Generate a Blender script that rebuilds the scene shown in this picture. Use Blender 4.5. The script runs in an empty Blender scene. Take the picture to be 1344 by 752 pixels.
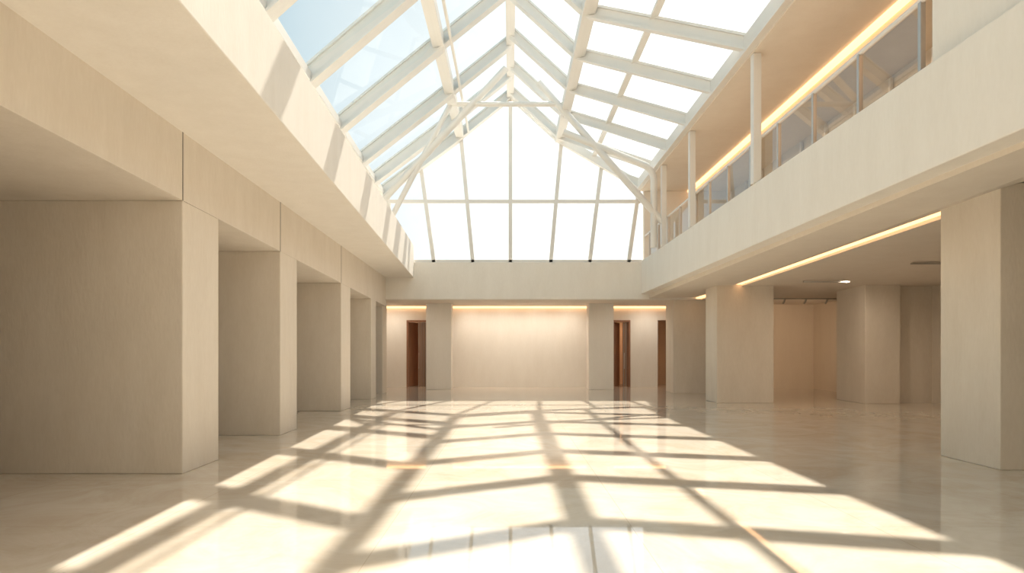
import bpy, bmesh, math
from mathutils import Vector, Matrix
CH=1.6   # eye height
sc=bpy.context.scene
sc.view_settings.view_transform='Standard'

# ---------------------------------------------------------------- materials
def newmat(name):
    m=bpy.data.materials.new(name); m.use_nodes=True
    nt=m.node_tree; b=nt.nodes['Principled BSDF']; return m,nt,b
def plaster(name,c1,c2,rough=.7,scale=1.0,bump=.05):
    m,nt,b=newmat(name); N=nt.nodes; L=nt.links
    tc=N.new('ShaderNodeTexCoord'); mp=N.new('ShaderNodeMapping'); mp.inputs['Scale'].default_value=(2.2*scale,2.2*scale,.6*scale)
    L.new(tc.outputs['Object'],mp.inputs['Vector'])
    n1=N.new('ShaderNodeTexNoise'); n1.inputs['Scale'].default_value=1.1; n1.inputs['Detail'].default_value=9; n1.inputs['Roughness'].default_value=.68
    L.new(mp.outputs[0],n1.inputs['Vector'])
    n2=N.new('ShaderNodeTexNoise'); n2.inputs['Scale'].default_value=14; n2.inputs['Detail'].default_value=6
    L.new(mp.outputs[0],n2.inputs['Vector'])
    mx=N.new('ShaderNodeMath'); mx.operation='MULTIPLY_ADD'; mx.inputs[1].default_value=.35
    L.new(n2.outputs[0],mx.inputs[0]); L.new(n1.outputs[0],mx.inputs[2])
    r=N.new('ShaderNodeValToRGB'); r.color_ramp.elements[0].position=.45; r.color_ramp.elements[0].color=(*c2,1)
    r.color_ramp.elements[1].position=.85; r.color_ramp.elements[1].color=(*c1,1)
    L.new(mx.outputs[0],r.inputs[0]); L.new(r.outputs[0],b.inputs['Base Color'])
    b.inputs['Roughness'].default_value=rough
    bp=N.new('ShaderNodeBump'); bp.inputs['Strength'].default_value=bump*3; bp.inputs['Distance'].default_value=.02
    L.new(n2.outputs[0],bp.inputs['Height']); L.new(bp.outputs[0],b.inputs['Normal'])
    return m
M_wall=plaster('plaster_cream',(.82,.745,.645),(.75,.67,.565))
M_white=plaster('plaster_white',(.88,.835,.765),(.83,.78,.705))
M_ceil=plaster('plaster_soffit',(.81,.735,.64),(.77,.69,.59))
M_warm=plaster('plaster_warm',(.80,.70,.58),(.76,.66,.54))
def simple(name,c,rough=.5,metal=0,em=None,es=0):
    m,nt,b=newmat(name); N=nt.nodes; L=nt.links
    n=N.new('ShaderNodeTexNoise'); n.inputs['Scale'].default_value=9
    r=N.new('ShaderNodeValToRGB')
    r.color_ramp.elements[0].color=(*[x*.93 for x in c],1); r.color_ramp.elements[1].color=(*c,1)
    L.new(n.outputs[0],r.inputs[0]); L.new(r.outputs[0],b.inputs['Base Color'])
    b.inputs['Roughness'].default_value=rough; b.inputs['Metallic'].default_value=metal
    if em: b.inputs['Emission Color'].default_value=(*em,1); b.inputs['Emission Strength'].default_value=es
    return m
M_steel=simple('painted_steel_white',(.82,.80,.76),.4)
M_metal=simple('brushed_metal',(.55,.53,.5),.3,.9)
M_led=simple('led_warm',(1,.7,.4),.5,0,(1,.56,.27),2.2)
M_groove=simple('joint_dark',(.35,.31,.26),.8)
# floor marble
M_floor,nt,b=newmat('polished_marble'); N=nt.nodes; L=nt.links
tc=N.new('ShaderNodeTexCoord')
n1=N.new('ShaderNodeTexNoise'); n1.inputs['Scale'].default_value=.9; n1.inputs['Detail'].default_value=12; n1.inputs['Roughness'].default_value=.7; n1.inputs['Distortion'].default_value=1.2
L.new(tc.outputs['Object'],n1.inputs['Vector'])
r=N.new('ShaderNodeValToRGB'); e=r.color_ramp.elements
e[0].position=.3; e[0].color=(.64,.53,.41,1); e[1].position=.6; e[1].color=(.76,.685,.59,1)
L.new(n1.outputs[0],r.inputs[0])
br=N.new('ShaderNodeTexBrick'); br.offset=0; br.inputs['Color1'].default_value=(1,1,1,1); br.inputs['Color2'].default_value=(.98,.975,.965,1); br.inputs['Mortar'].default_value=(.84,.8,.75,1)
br.inputs['Scale'].default_value=1; br.inputs['Mortar Size'].default_value=.004; br.inputs['Brick Width'].default_value=2.2; br.inputs['Row Height'].default_value=2.2
mpf=N.new('ShaderNodeMapping'); mpf.inputs['Location'].default_value=(1.1,.4,0)
L.new(tc.outputs['Object'],mpf.inputs[0]); L.new(mpf.outputs[0],br.inputs['Vector'])
mx=N.new('ShaderNodeMix'); mx.data_type='RGBA'; mx.blend_type='MULTIPLY'; mx.inputs[0].default_value=1
L.new(r.outputs[0],mx.inputs[6]); L.new(br.outputs[0],mx.inputs[7]); L.new(mx.outputs[2],b.inputs['Base Color'])
n3=N.new('ShaderNodeTexNoise'); n3.inputs['Scale'].default_value=2.5; n3.inputs['Detail'].default_value=6
L.new(tc.outputs['Object'],n3.inputs['Vector'])
mr=N.new('ShaderNodeMapRange'); mr.inputs[3].default_value=.005; mr.inputs[4].default_value=.04
L.new(n3.outputs[0],mr.inputs[0]); L.new(mr.outputs[0],b.inputs['Roughness'])
b.inputs['IOR'].default_value=1.9
# glass: thin pane, transparent with a mirror component that grows towards grazing angles
def glass(name,tint,base,edge):
    m=bpy.data.materials.new(name); m.use_nodes=True; nt=m.node_tree; N=nt.nodes; L=nt.links
    N.remove(N['Principled BSDF']); out=N['Material Output']
    t=N.new('ShaderNodeBsdfTransparent'); t.inputs[0].default_value=(*tint,1)
    g=N.new('ShaderNodeBsdfGlossy'); g.inputs['Roughness'].default_value=.02; g.inputs[0].default_value=(.95,.96,.97,1)
    lw=N.new('ShaderNodeLayerWeight'); lw.inputs[0].default_value=.5
    pw=N.new('ShaderNodeMath'); pw.operation='POWER'; pw.inputs[1].default_value=4; L.new(lw.outputs['Facing'],pw.inputs[0])
    ma=N.new('ShaderNodeMath'); ma.operation='MULTIPLY_ADD'; ma.inputs[1].default_value=edge; ma.inputs[2].default_value=base; L.new(pw.outputs[0],ma.inputs[0])
    mx=N.new('ShaderNodeMixShader'); L.new(ma.outputs[0],mx.inputs[0]); L.new(t.outputs[0],mx.inputs[1]); L.new(g.outputs[0],mx.inputs[2]); L.new(mx.outputs[0],out.inputs[0])
    return m
M_glass=glass('roof_glass',(.95,.98,.99),.02,.25)
M_rglass=glass('railing_glass',(.80,.82,.81),.10,.55)
# wood door
M_wood,nt,b=newmat('door_wood'); N=nt.nodes; L=nt.links
tc=N.new('ShaderNodeTexCoord'); mp=N.new('ShaderNodeMapping'); mp.inputs['Scale'].default_value=(14,14,.8)
L.new(tc.outputs['Object'],mp.inputs[0]); n=N.new('ShaderNodeTexNoise'); n.inputs['Scale'].default_value=2; n.inputs['Detail'].default_value=6; L.new(mp.outputs[0],n.inputs['Vector'])
r=N.new('ShaderNodeValToRGB'); r.color_ramp.elements[0].color=(.20,.095,.055,1); r.color_ramp.elements[1].color=(.42,.21,.12,1); L.new(n.outputs[0],r.inputs[0]); L.new(r.outputs[0],b.inputs['Base Color']); b.inputs['Roughness'].default_value=.4

# ---------------------------------------------------------------- geometry helpers
def mk(name,verts,faces,mat,parent=None,bevel=0):
    me=bpy.data.meshes.new(name); me.from_pydata([tuple(v) for v in verts],[],faces); me.update()
    bm=bmesh.new(); bm.from_mesh(me); bmesh.ops.recalc_face_normals(bm,faces=bm.faces); bm.to_mesh(me); bm.free()
    o=bpy.data.objects.new(name,me); sc.collection.objects.link(o); me.materials.append(mat)
    if parent: o.parent=parent
    if bevel:
        bv=o.modifiers.new('bevel','BEVEL'); bv.width=bevel; bv.segments=2; bv.limit_method='ANGLE'
    return o
HF=[(0,3,2,1),(4,5,6,7),(0,1,5,4),(1,2,6,5),(2,3,7,6),(3,0,4,7)]
def hexa(name,b4,t4,mat,parent=None,bevel=0): return mk(name,list(b4)+list(t4),HF,mat,parent,bevel)
def box(name,x0,x1,y0,y1,z0,z1,mat,parent=None,bevel=0):
    return hexa(name,[(x0,y0,z0),(x1,y0,z0),(x1,y1,z0),(x0,y1,z0)],[(x0,y0,z1),(x1,y0,z1),(x1,y1,z1),(x0,y1,z1)],mat,parent,bevel)
def empty(name):
    o=bpy.data.objects.new(name,None); sc.collection.objects.link(o); o.empty_display_size=.3; return o
def bar(name,p,q,w,h,mat,parent=None,bevel=.01,ext=0):
    p=Vector(p);q=Vector(q);d=(q-p).normalized(); p=p-d*ext;q=q+d*ext
    up=Vector((0,0,1)) if abs(d.z)<.98 else Vector((0,1,0))
    s=d.cross(up).normalized(); u=s.cross(d).normalized()
    c=[]
    for e in (p,q):
        c.append([e-s*w/2-u*h/2,e+s*w/2-u*h/2,e+s*w/2+u*h/2,e-s*w/2+u*h/2])
    return hexa(name,c[0],c[1],mat,parent,bevel)
def ibeam(name,p,q,w,h,mat,parent=None,t=.05):
    p=Vector(p);q=Vector(q);d=(q-p).normalized(); up=Vector((0,0,1)); s=d.cross(up).normalized(); u=s.cross(d).normalized()
    prof=[(-w/2,-h/2),(w/2,-h/2),(w/2,-h/2+t),(w*.3,-h/2+t),(w*.3,h/2-t),(w/2,h/2-t),(w/2,h/2),(-w/2,h/2),(-w/2,h/2-t),(-w*.3,h/2-t),(-w*.3,-h/2+t),(-w/2,-h/2+t)]
    v=[]; n=len(prof)
    for e in (p,q):
        for a,b_ in prof: v.append(e+s*a+u*b_)
    f=[tuple(range(n)),tuple(range(2*n-1,n-1,-1))]+[(i,(i+1)%n,n+(i+1)%n,n+i) for i in range(n)]
    return mk(name,v,f,mat,parent)
def tube(name,pts,r,mat,parent=None):
    cu=bpy.data.curves.new(name,'CURVE'); cu.dimensions='3D'; cu.bevel_depth=r; cu.bevel_resolution=5; cu.use_fill_caps=True
    s=cu.splines.new('POLY'); s.points.add(len(pts)-1)
    for i,pp in enumerate(pts): s.points[i].co=(*pp,1)
    o=bpy.data.objects.new(name,cu); sc.collection.objects.link(o); cu.materials.append(mat)
    if parent:o.parent=parent
    return o
Z=lambda r:r+CH
Y0=-7.0; YE=25.3; YB=29.9

# ---------------------------------------------------------------- floor
box('floor',-10,14,Y0-1,33,-.3,0,M_floor)

# ---------------------------------------------------------------- left side colonnade
xw=lambda y:-4.05-.0225*y
zl=lambda y:Z(2.11-.0185*y)     # lintel underside
zs=lambda y:Z(2.90-.008*y)      # soffit
xi=lambda y:-2.46-.0443*y       # parapet inner edge
zt=lambda y:Z(3.9)
XL=-9.5
def pier(y0,y1):
    return hexa('column',[(XL+.3,y0,0),(xw(y0),y0,0),(xw(y1),y1,0),(XL+.3,y1,0)],[(XL+.3,y0,zl(y0)),(xw(y0),y0,zl(y0)),(xw(y1),y1,zl(y1)),(XL+.3,y1,zl(y1))],M_wall,None,.012)
for a,b_ in [(-5,-3.8),(-.5,.7),(4.0,5.2),(8.85,10.0),(12.87,13.95),(17.96,19.1),(22.3,23.2)]: pier(a,b_)
hexa('wall_left_header',[(XL+.3,Y0,zl(Y0)),(xw(Y0),Y0,zl(Y0)),(xw(YE),YE,zl(YE)),(XL+.3,YE,zl(YE))],
     [(XL+.3,Y0,zs(Y0)+.1),(xw(Y0),Y0,zs(Y0)+.1),(xw(YE),YE,zs(YE)+.1),(XL+.3,YE,zs(YE)+.1)],M_wall)
for y in (8.85,12.87,17.96):
    hexa('trim_joint',[(xw(y)-.02,y-.012,zl(y)),(xw(y)+.006,y-.012,zl(y)),(xw(y)+.006,y+.012,zl(y)),(xw(y)-.02,y+.012,zl(y))],
     [(xw(y)-.02,y-.012,zs(y)),(xw(y)+.006,y-.012,zs(y)),(xw(y)+.006,y+.012,zs(y)),(xw(y)-.02,y+.012,zs(y))],M_groove)
box('wall_left',XL,XL+.3,Y0,YB,0,Z(5.9),M_wall)
# overhanging balcony beam
hexa('balcony_beam',[(-5,Y0,zs(Y0)),(xi(Y0),Y0,zs(Y0)),(xi(YE),YE,zs(YE)),(-5.2,YE,zs(YE))],
     [(-5,Y0,zt(0)),(xi(Y0),Y0,zt(0)),(xi(YE),YE,zt(0)),(-5.2,YE,zt(0))],M_white,None,.012)
xe=lambda y:-3.8-.039*y
hexa('wall_upper_left',[(xe(Y0)-.3,Y0,Z(3.9)),(xe(Y0),Y0,Z(3.9)),(xe(YE),YE,Z(3.9)),(xe(YE)-.3,YE,Z(3.9))],
     [(xe(Y0)-.3,Y0,Z(5.8)),(xe(Y0),Y0,Z(5.8)),(xe(YE),YE,Z(5.8)),(xe(YE)-.3,YE,Z(5.8))],M_white)
box('ceiling_left',XL,-5.05,Y0,YE,Z(5.6),Z(5.85),M_white)

# ---------------------------------------------------------------- far end
box('balcony_beam_end',-9.2,7.2,YE,YE+.5,Z(1.9),Z(3.27),M_white,None,.012)
box('ceiling_far',-9.2,13.2,YE+.5,33,Z(1.93),Z(2.3),M_ceil)
box('column',-7.5,-4.75,YE+.02,26.2,0,Z(1.9),M_wall,None,.012)
box('wall_far_left_return',-5.95,-5.65,26.2,YB,0,Z(1.93),M_wall)
DZ=Z(1.33)
w=empty('wall_far')
for i,(a,b_) in enumerate([(-9.5,-4.55),(-3.6,4.45),(5.25,6.45),(7.0,13.2)]):
    box(f'panel_{i}',a,b_,YB,YB+.3,0,Z(1.93),M_white,w)
for i,(a,b_) in enumerate([(-4.55,-3.6),(4.45,5.25),(6.45,7.0)]):
    box(f'header_{i}',a,b_,YB,YB+.3,DZ,Z(1.93),M_white,w)
box('wall_corridor',-9.5,13.2,32.6,32.9,0,Z(1.93),M_warm)
def door(name,x0,x1,hinge):
    p=empty(name)
    box('jamb_l',x0,x0+.07,YB-.03,YB+.33,0,DZ,M_wood,p); box('jamb_r',x1-.07,x1,YB-.03,YB+.33,0,DZ,M_wood,p)
    box('head',x0+.07,x1-.07,YB-.03,YB+.33,DZ-.08,DZ,M_wood,p)
    xm=x0+.07 if hinge<0 else x1-.07
    s=1 if hinge<0 else -1
    hexa('leaf',[(xm,YB+.1,0.01),(xm+s*.05,YB+.1,.01),(xm+s*.4,YB+.85,.01),(xm+s*.35,YB+.85,.01)],[(xm,YB+.1,DZ-.1),(xm+s*.05,YB+.1,DZ-.1),(xm+s*.4,YB+.85,DZ-.1),(xm+s*.35,YB+.85,DZ-.1)],M_wood,p)
    box('leaf_fixed',min(xm+s*.42,xm+s*(x1-x0-.14)),max(xm+s*.42,xm+s*(x1-x0-.14)),YB+.12,YB+.17,.01,DZ-.1,M_wood,p)
    for k in range(4):
        xx=xm+s*(.46+k*.09)
        if x0+.1<xx<x1-.1: box(f'slat_{k}',xx-.015,xx+.015,YB+.09,YB+.12,.01,DZ-.1,M_groove,p)
    tube('handle',[(xm+s*.47,YB+.02,.8),(xm+s*.47,YB+.02,1.5)],.015,M_metal,p)
door('door_1',-4.55,-3.6,-1); door('door_2',4.45,5.25,-1)
box('column',-3.45,-2.42,27.9,28.7,0,Z(1.93),M_white,None,.012)
box('column',3.2,4.22,27.9,28.7,0,Z(1.93),M_white,None,.012)
def led(name,x0,x1,y0,y1,z0,z1): return box(name,x0,x1,y0,y1,z0,z1,M_led)
led('led_cove_light',-5.6,8.0,YB-.16,YB-.06,Z(1.85),Z(1.93))

# ---------------------------------------------------------------- right side
XR=4.85
zo=lambda y:Z(2.5-.021*y)
hexa('balcony_beam',[(XR,Y0,Z(2.1)),(XR+.35,Y0,Z(2.1)),(XR+.35,YE,Z(2.1)),(XR,YE,Z(2.1))],
     [(XR,Y0,Z(3.32)),(XR+.35,Y0,Z(3.32)),(XR+.35,YE,Z(3.32)),(XR,YE,Z(3.32))],M_white,None,.012)
hexa('ceiling_right',[(XR+.3,Y0,Z(2.1)),(7.05,Y0,zo(Y0)),(7.05,YE+.2,zo(YE)),(XR+.3,YE+.2,Z(2.1)-.15)],
     [(XR+.3,Y0,Z(2.7)),(7.05,Y0,Z(2.75)),(7.05,YE+.2,Z(2.7)),(XR+.3,YE+.2,Z(2.7))],M_ceil)
hexa('ceiling_right_gallery',[(7.05,Y0,zo(Y0)-.14),(13.2,Y0,zo(Y0)-.14),(13.2,YE+.5,zo(YE)-.1),(7.05,YE+.5,zo(YE)-.1)],
     [(7.05,Y0,Z(2.75)),(13.2,Y0,Z(2.75)),(13.2,YE+.5,Z(2.7)),(7.05,YE+.5,Z(2.7))],M_ceil)
hexa('led_cove_light',[(6.88,10.42,zo(10.4)-.05),(7.04,10.42,zo(10.4)-.05),(7.04,YE,zo(YE)-.05),(6.88,YE,zo(YE)-.05)],
     [(6.88,10.42,zo(10.4)+.02),(7.04,10.42,zo(10.4)+.02),(7.04,YE,zo(YE)+.02),(6.88,YE,zo(YE)+.02)],M_led)
def rcol(x0,x1,y0,y1,m=M_wall): return box('column',x0,x1,y0,y1,0,Z(2.0)+.35*(1-y0/30),m,None,.012)
rcol(6.55,8.3,9.13,10.4); rcol(6.29,8.02,20.8,22.0); rcol(6.1,7.9,25.6,26.8); rcol(10.65,11.7,20.5,22.3)
rcol(6.55,8.3,-1.5,-.2); rcol(6.55,8.3,3.4,4.6)
box('wall_right_return',11.75,13.0,20.9,21.2,0,Z(2.1),M_wall)
box('wall_right',12.9,13.2,Y0,33,0,Z(2.75),M_wall)
box('wall_back_room',8.02,12.9,28.6,28.8,0,Z(1.95),M_warm)
hexa('wall_room_side',[(12.7,21.2,0),(12.9,21.2,0),(12.9,28.6,0),(12.7,28.6,0)],[(12.7,21.2,Z(1.95)),(12.9,21.2,Z(1.95)),(12.9,28.6,Z(1.95)),(12.7,28.6,Z(1.95))],M_warm)
for i,(x0,x1,y) in enumerate([(8.3,9.6,19.3),(9.3,10.7,15.8)]):
    box('linear_air_diffuser',x0,x1,y,y+.08,zo(y)-.17,zo(y)-.13,M_metal)
tr=empty('track_spotlight')
box('rail',8.6,11.5,24.0,24.05,Z(1.80),Z(1.84),M_metal,tr)
for k in range(4):
    x=8.9+k*.75
    tube(f'head_{k}',[(x,24.02,Z(1.80)),(x,24.08,Z(1.72)),(x,24.16,Z(1.67))],.035,M_metal,tr)

# upper gallery
box('floor_gallery',XR+.3,9.0,Y0,YE,Z(2.75),Z(2.85),M_ceil)
box('wall_upper_right',8.2,8.5,Y0,YE,Z(2.85),Z(5.9),M_ceil)
box('ceiling_gallery',XR-.05,8.5,Y0,YE,Z(5.9),Z(6.2),M_ceil,None,.01)
box('wall_gallery_end',XR+.1,8.5,YE,YE+.25,Z(3.27),Z(6.2),M_white)
led('led_cove_light',6.53,6.67,2,YE-.1,Z(5.83),Z(5.9))
box('trim_1',6.72,6.80,2,YE-.1,Z(5.74),Z(5.9),M_ceil)
box('wall_gallery_solid',XR+.12,XR+.5,Y0,8.05,Z(3.3),Z(5.9),M_white,None,.01)
rl=empty('glass_railing')
tube('handrail',[(XR+.15,8.05,Z(4.25)),(XR+.15,YE,Z(4.25))],.035,M_steel,rl)
y=8.3;k=0
while y<YE:
    box(f'post_{k}',XR+.12,XR+.18,y-.03,y+.03,Z(3.3),Z(4.25),M_metal,rl)
    if y+1.5<YE: mk(f'pane_{k}',[(XR+.15,y+.05,Z(3.36)),(XR+.15,y+1.42,Z(3.36)),(XR+.15,y+1.42,Z(4.2)),(XR+.15,y+.05,Z(4.2))],[(0,1,2,3)],M_rglass,rl)
    y+=1.47;k+=1
gs=empty('gallery_glass_screen')
for k in range(11):
    y=8.6+1.5*k
    box(f'mullion_{k}',8.12,8.19,y,y+.08,Z(2.85),Z(5.84),M_steel,gs)
    if k<10: mk(f'pane_{k}',[(8.17,y+.08,Z(2.95)),(8.17,y+1.5,Z(2.95)),(8.17,y+1.5,Z(5.6)),(8.17,y+.08,Z(5.6))],[(0,1,2,3)],M_rglass,gs)
for y in (13.6,18.4,21.8):
    box('steel_post',XR-.04,XR+.12,y-.09,y+.09,Z(3.325),Z(5.895),M_steel,None,.01)

# ---------------------------------------------------------------- skylight roof
RZ=Z(9.5); PLX,PLZ=-1.87,Z(8.0); PRX,PRZ=1.8,Z(7.85); ERX,ERZ=4.8,Z(6.1); ELZ=Z(5.85)
sk=empty('skylight_roof')
bar('ridge_beam',(0,Y0,RZ),(0,YE,RZ),.26,.34,M_steel,sk)
bar('purlin_left',(PLX,Y0,PLZ),(PLX,YE,PLZ),.30,.3,M_steel,sk)
bar('purlin_left_lower',(PLX+.32,Y0,PLZ+.1),(PLX+.32,YE,PLZ+.1),.07,.12,M_steel,sk)
bar('purlin_right',(PRX,Y0,PRZ),(PRX,YE,PRZ),.30,.3,M_steel,sk)
bar('eave_left',(xe(Y0),Y0,ELZ),(xe(YE),YE,ELZ),.22,.22,M_steel,sk)
bar('eave_right',(ERX,Y0,ERZ),(ERX,YE,ERZ),.3,.34,M_steel,sk)
XM=3.1; ZM=ERZ+(PRZ-ERZ)*(ERX-XM)/(ERX-PRX)
bar('purlin_right_added',(XM,Y0,ZM+.12),(XM,YE,ZM+.12),.16,.07,M_steel,sk)  # extra bar, put in to cast one more lengthwise shadow on the floor
ys=[-6.9,-3.8,-.7,2.4,5.5,8.6,11.7,14.7,17.8,21.0,23.4,YE]
for i,y in enumerate(ys):
    ibeam(f'rafter_left_{i}',(xe(y),y,ELZ),(PLX,y,PLZ),.36,.38,M_steel,sk)
    ibeam(f'rafter_left_top_{i}',(PLX,y,PLZ),(0,y,RZ),.30,.32,M_steel,sk)
yr=[13.6+2.27*k for k in range(-9,6)]
for i,y in enumerate(yr):
    if y>YE-.2: continue
    yp=y+2.2
    if yp<YE-.05:
        ibeam(f'rafter_right_{i}',(PRX,yp,PRZ),(ERX,y,ERZ),.24,.30,M_steel,sk)
        ibeam(f'rafter_right_top_{i}',(0,yp,RZ),(PRX,yp,PRZ),.24,.28,M_steel,sk)
    else:
        f=(YE-y)/2.2
        ibeam(f'rafter_right_{i}',(ERX+(PRX-ERX)*f,YE,ERZ+(PRZ-ERZ)*f),(ERX,y,ERZ),.24,.30,M_steel,sk)
bar('rake_right',(PRX,YE,PRZ),(ERX,YE,ERZ),.22,.28,M_steel,sk)
bar('rake_right_top',(0,YE,RZ),(PRX,YE,PRZ),.22,.28,M_steel,sk)
u=.14
def quad(name,a,b_,c,d,mat,par): return mk(name,[a,b_,c,d],[(0,1,2,3)],mat,par)
quad('glazing_left',(xe(Y0),Y0,ELZ+u),(xe(YE),YE,ELZ+u),(PLX,YE,PLZ+u),(PLX,Y0,PLZ+u),M_glass,sk)
quad('glazing_left_top',(PLX,Y0,PLZ+u),(PLX,YE,PLZ+u),(0,YE,RZ+u),(0,Y0,RZ+u),M_glass,sk)
quad('glazing_right_top',(0,Y0,RZ+u),(0,YE,RZ+u),(PRX,YE,PRZ+u),(PRX,Y0,PRZ+u),M_glass,sk)
quad('glazing_right',(PRX,Y0,PRZ+u),(PRX,YE,PRZ+u),(ERX,YE,ERZ+u),(ERX,Y0,ERZ+u),M_glass,sk)

def truss(name,yt):
    t=empty(name)
    r=.11
    tube('collar',[(PLX,yt,PLZ-.1),(PRX,yt,PLZ-.1)],.08,M_steel,t)
    tube('strut_left',[(-.15,yt,RZ-.45),(-4.15,yt,Z(4.75))],r,M_steel,t)
    tube('strut_left_inner',[(PLX,yt,PLZ),(-3.8,yt,Z(4.3))],r*.8,M_steel,t)
    tube('strut_right',[(.9,yt,RZ-.9),(4.9,yt,Z(4.1))],r,M_steel,t)
    pts=[(PRX-.1,yt,Z(7.0))]
    for k in range(9):
        pts.append((4.05+.55*math.sin(math.radians(28+k*62/8)),yt,Z(5.45)+.55*math.cos(math.radians(28+k*62/8))))
    pts.append((4.6,yt,Z(3.3)))
    tube('bent_rib',pts,r,M_steel,t)
truss('roof_truss',21.9)

# ---------------------------------------------------------------- gable window
gw=empty('window_1')
gy=YE+.15; zb=Z(3.27); ztr=Z(5.55)
bar('sill',(-4.9,gy,zb+.05),(4.9,gy,zb+.05),.14,.12,M_steel,gw)
bar('transom',(-4.8,gy,ztr),(4.85,gy,ztr),.1,.14,M_steel,gw)
def roofz(x): 
    if x<PLX: return ELZ+(PLZ-ELZ)*(x-xe(YE))/(PLX-xe(YE))
    if x<0: return PLZ+(RZ-PLZ)*(x-PLX)/(-PLX)
    if x<PRX: return RZ+(PRZ-RZ)*x/PRX
    return PRZ+(ERZ-PRZ)*(x-PRX)/(ERX-PRX)
for i,(a,b_) in enumerate([(-4.3,-4.6),(-2.85,-3.35),(-1.4,-1.85),(0,0),(1.5,1.9),(2.95,3.4),(4.4,4.8)]):
    bar(f'mullion_{i}',(a,gy,zb),(b_,gy,roofz(b_)),.14,.14,M_steel,gw)
mk('pane',[(xe(YE),gy,zb),(xe(YE),gy,ELZ),(PLX,gy,PLZ),(0,gy,RZ),(PRX,gy,PRZ),(ERX,gy,ERZ),(ERX,gy,zb)],[tuple(range(7))],M_glass,gw)

box('wall_back',XL,13.2,Y0-.4,Y0,0,Z(9.8),M_wall)

# ---------------------------------------------------------------- lights
sd=Vector((.12,.76,1)).normalized()
sun=bpy.data.lights.new('sun','SUN'); sun.energy=9.3; sun.angle=math.radians(.9); sun.color=(1,.905,.775)
so=bpy.data.objects.new('sun',sun); sc.collection.objects.link(so); so.rotation_euler=sd.to_track_quat('Z','Y').to_euler(); so.location=(8,30,40)
def area(name,loc,size,sy,e,c=(1,.62,.32),rot=(0,0,0)):
    l=bpy.data.lights.new(name,'AREA'); l.shape='RECTANGLE'; l.size=size; l.size_y=sy; l.energy=e; l.color=c
    o=bpy.data.objects.new(name,l); sc.collection.objects.link(o); o.location=loc; o.rotation_euler=rot; return o
def spot(name,loc,to,e,c,ang=120):
    l=bpy.data.lights.new(name,'SPOT'); l.energy=e; l.color=c; l.spot_size=math.radians(ang); l.spot_blend=.9; l.shadow_soft_size=.05
    o=bpy.data.objects.new(name,l); sc.collection.objects.link(o); o.location=loc
    o.rotation_euler=(Vector(to)-Vector(loc)).to_track_quat('-Z','Y').to_euler(); return o
for k in range(4): spot('track_lamp',(8.9+k*.75,24.3,Z(1.62)),(9.4+k*.9,28.6,1.3),48,(1,.72,.48),100)
for x in (-4.1,4.85): spot('corridor_downlight',(x,31.6,Z(1.9)),(x,31.6,0),110,(1,.5,.25),150)
for x in (-5.1,-1.7,-.3,1.1,2.5,5.9): spot('far_wall_fill',(x,28.75,Z(1.9)),(x,29.9,.4),64,(1,.89,.76),150)  # added fill spots that brighten the far wall, no fixtures there
for x in (-4.0,-1.0,1.8,5.0): spot('hall_fill',(x,26.1,Z(1.9)),(x,28.2,.2),38,(1,.90,.78),140)  # extra fill in front of the far columns, not real downlights
for y in (12,16,19): spot('gallery_fill',(9.6,y,Z(1.95)),(9.6,y+1.2,0),70,(1,.82,.64),160)  # invented fill, lifts the ambient level under the right gallery
area('fill_upper_gallery',(7.6,14,Z(5.7)),.5,18,110,(1,.66,.40))  # added fill for the dark gallery wall, separate from the LED strip

wd=bpy.data.worlds.new('sky'); sc.world=wd; wd.use_nodes=True; nt=wd.node_tree; N=nt.nodes; L=nt.links
bg=N['Background']; tc=N.new('ShaderNodeTexCoord')
vn=N.new('ShaderNodeVectorMath'); vn.operation='NORMALIZE'; L.new(tc.outputs['Generated'],vn.inputs[0])
dp=N.new('ShaderNodeVectorMath'); dp.operation='DOT_PRODUCT'; dp.inputs[1].default_value=tuple(Vector((.85,.45,-.15)).normalized()); L.new(vn.outputs[0],dp.inputs[0])
nz=N.new('ShaderNodeTexNoise'); nz.inputs['Scale'].default_value=2.2; nz.inputs['Detail'].default_value=7; L.new(vn.outputs[0],nz.inputs['Vector'])
ad=N.new('ShaderNodeMath'); ad.operation='MULTIPLY_ADD'; ad.inputs[1].default_value=.25; L.new(nz.outputs[0],ad.inputs[0]); L.new(dp.outputs['Value'],ad.inputs[2])
r=N.new('ShaderNodeValToRGB'); e=r.color_ramp.elements; e[0].position=.12; e[0].color=(.26,.42,.50,1); e[1].position=.56; e[1].color=(1,.98,.94,1)
L.new(ad.outputs[0],r.inputs[0]); L.new(r.outputs[0],bg.inputs['Color']); bg.inputs['Strength'].default_value=1.35

# ---------------------------------------------------------------- camera
cam=bpy.data.cameras.new('camera'); cam.sensor_width=36; cam.lens=24; cam.shift_y=.0625; cam.shift_x=.0015; cam.clip_end=300
co=bpy.data.objects.new('camera',cam); sc.collection.objects.link(co); co.location=(0,0,CH); co.rotation_euler=(math.pi/2,0,0); sc.camera=co
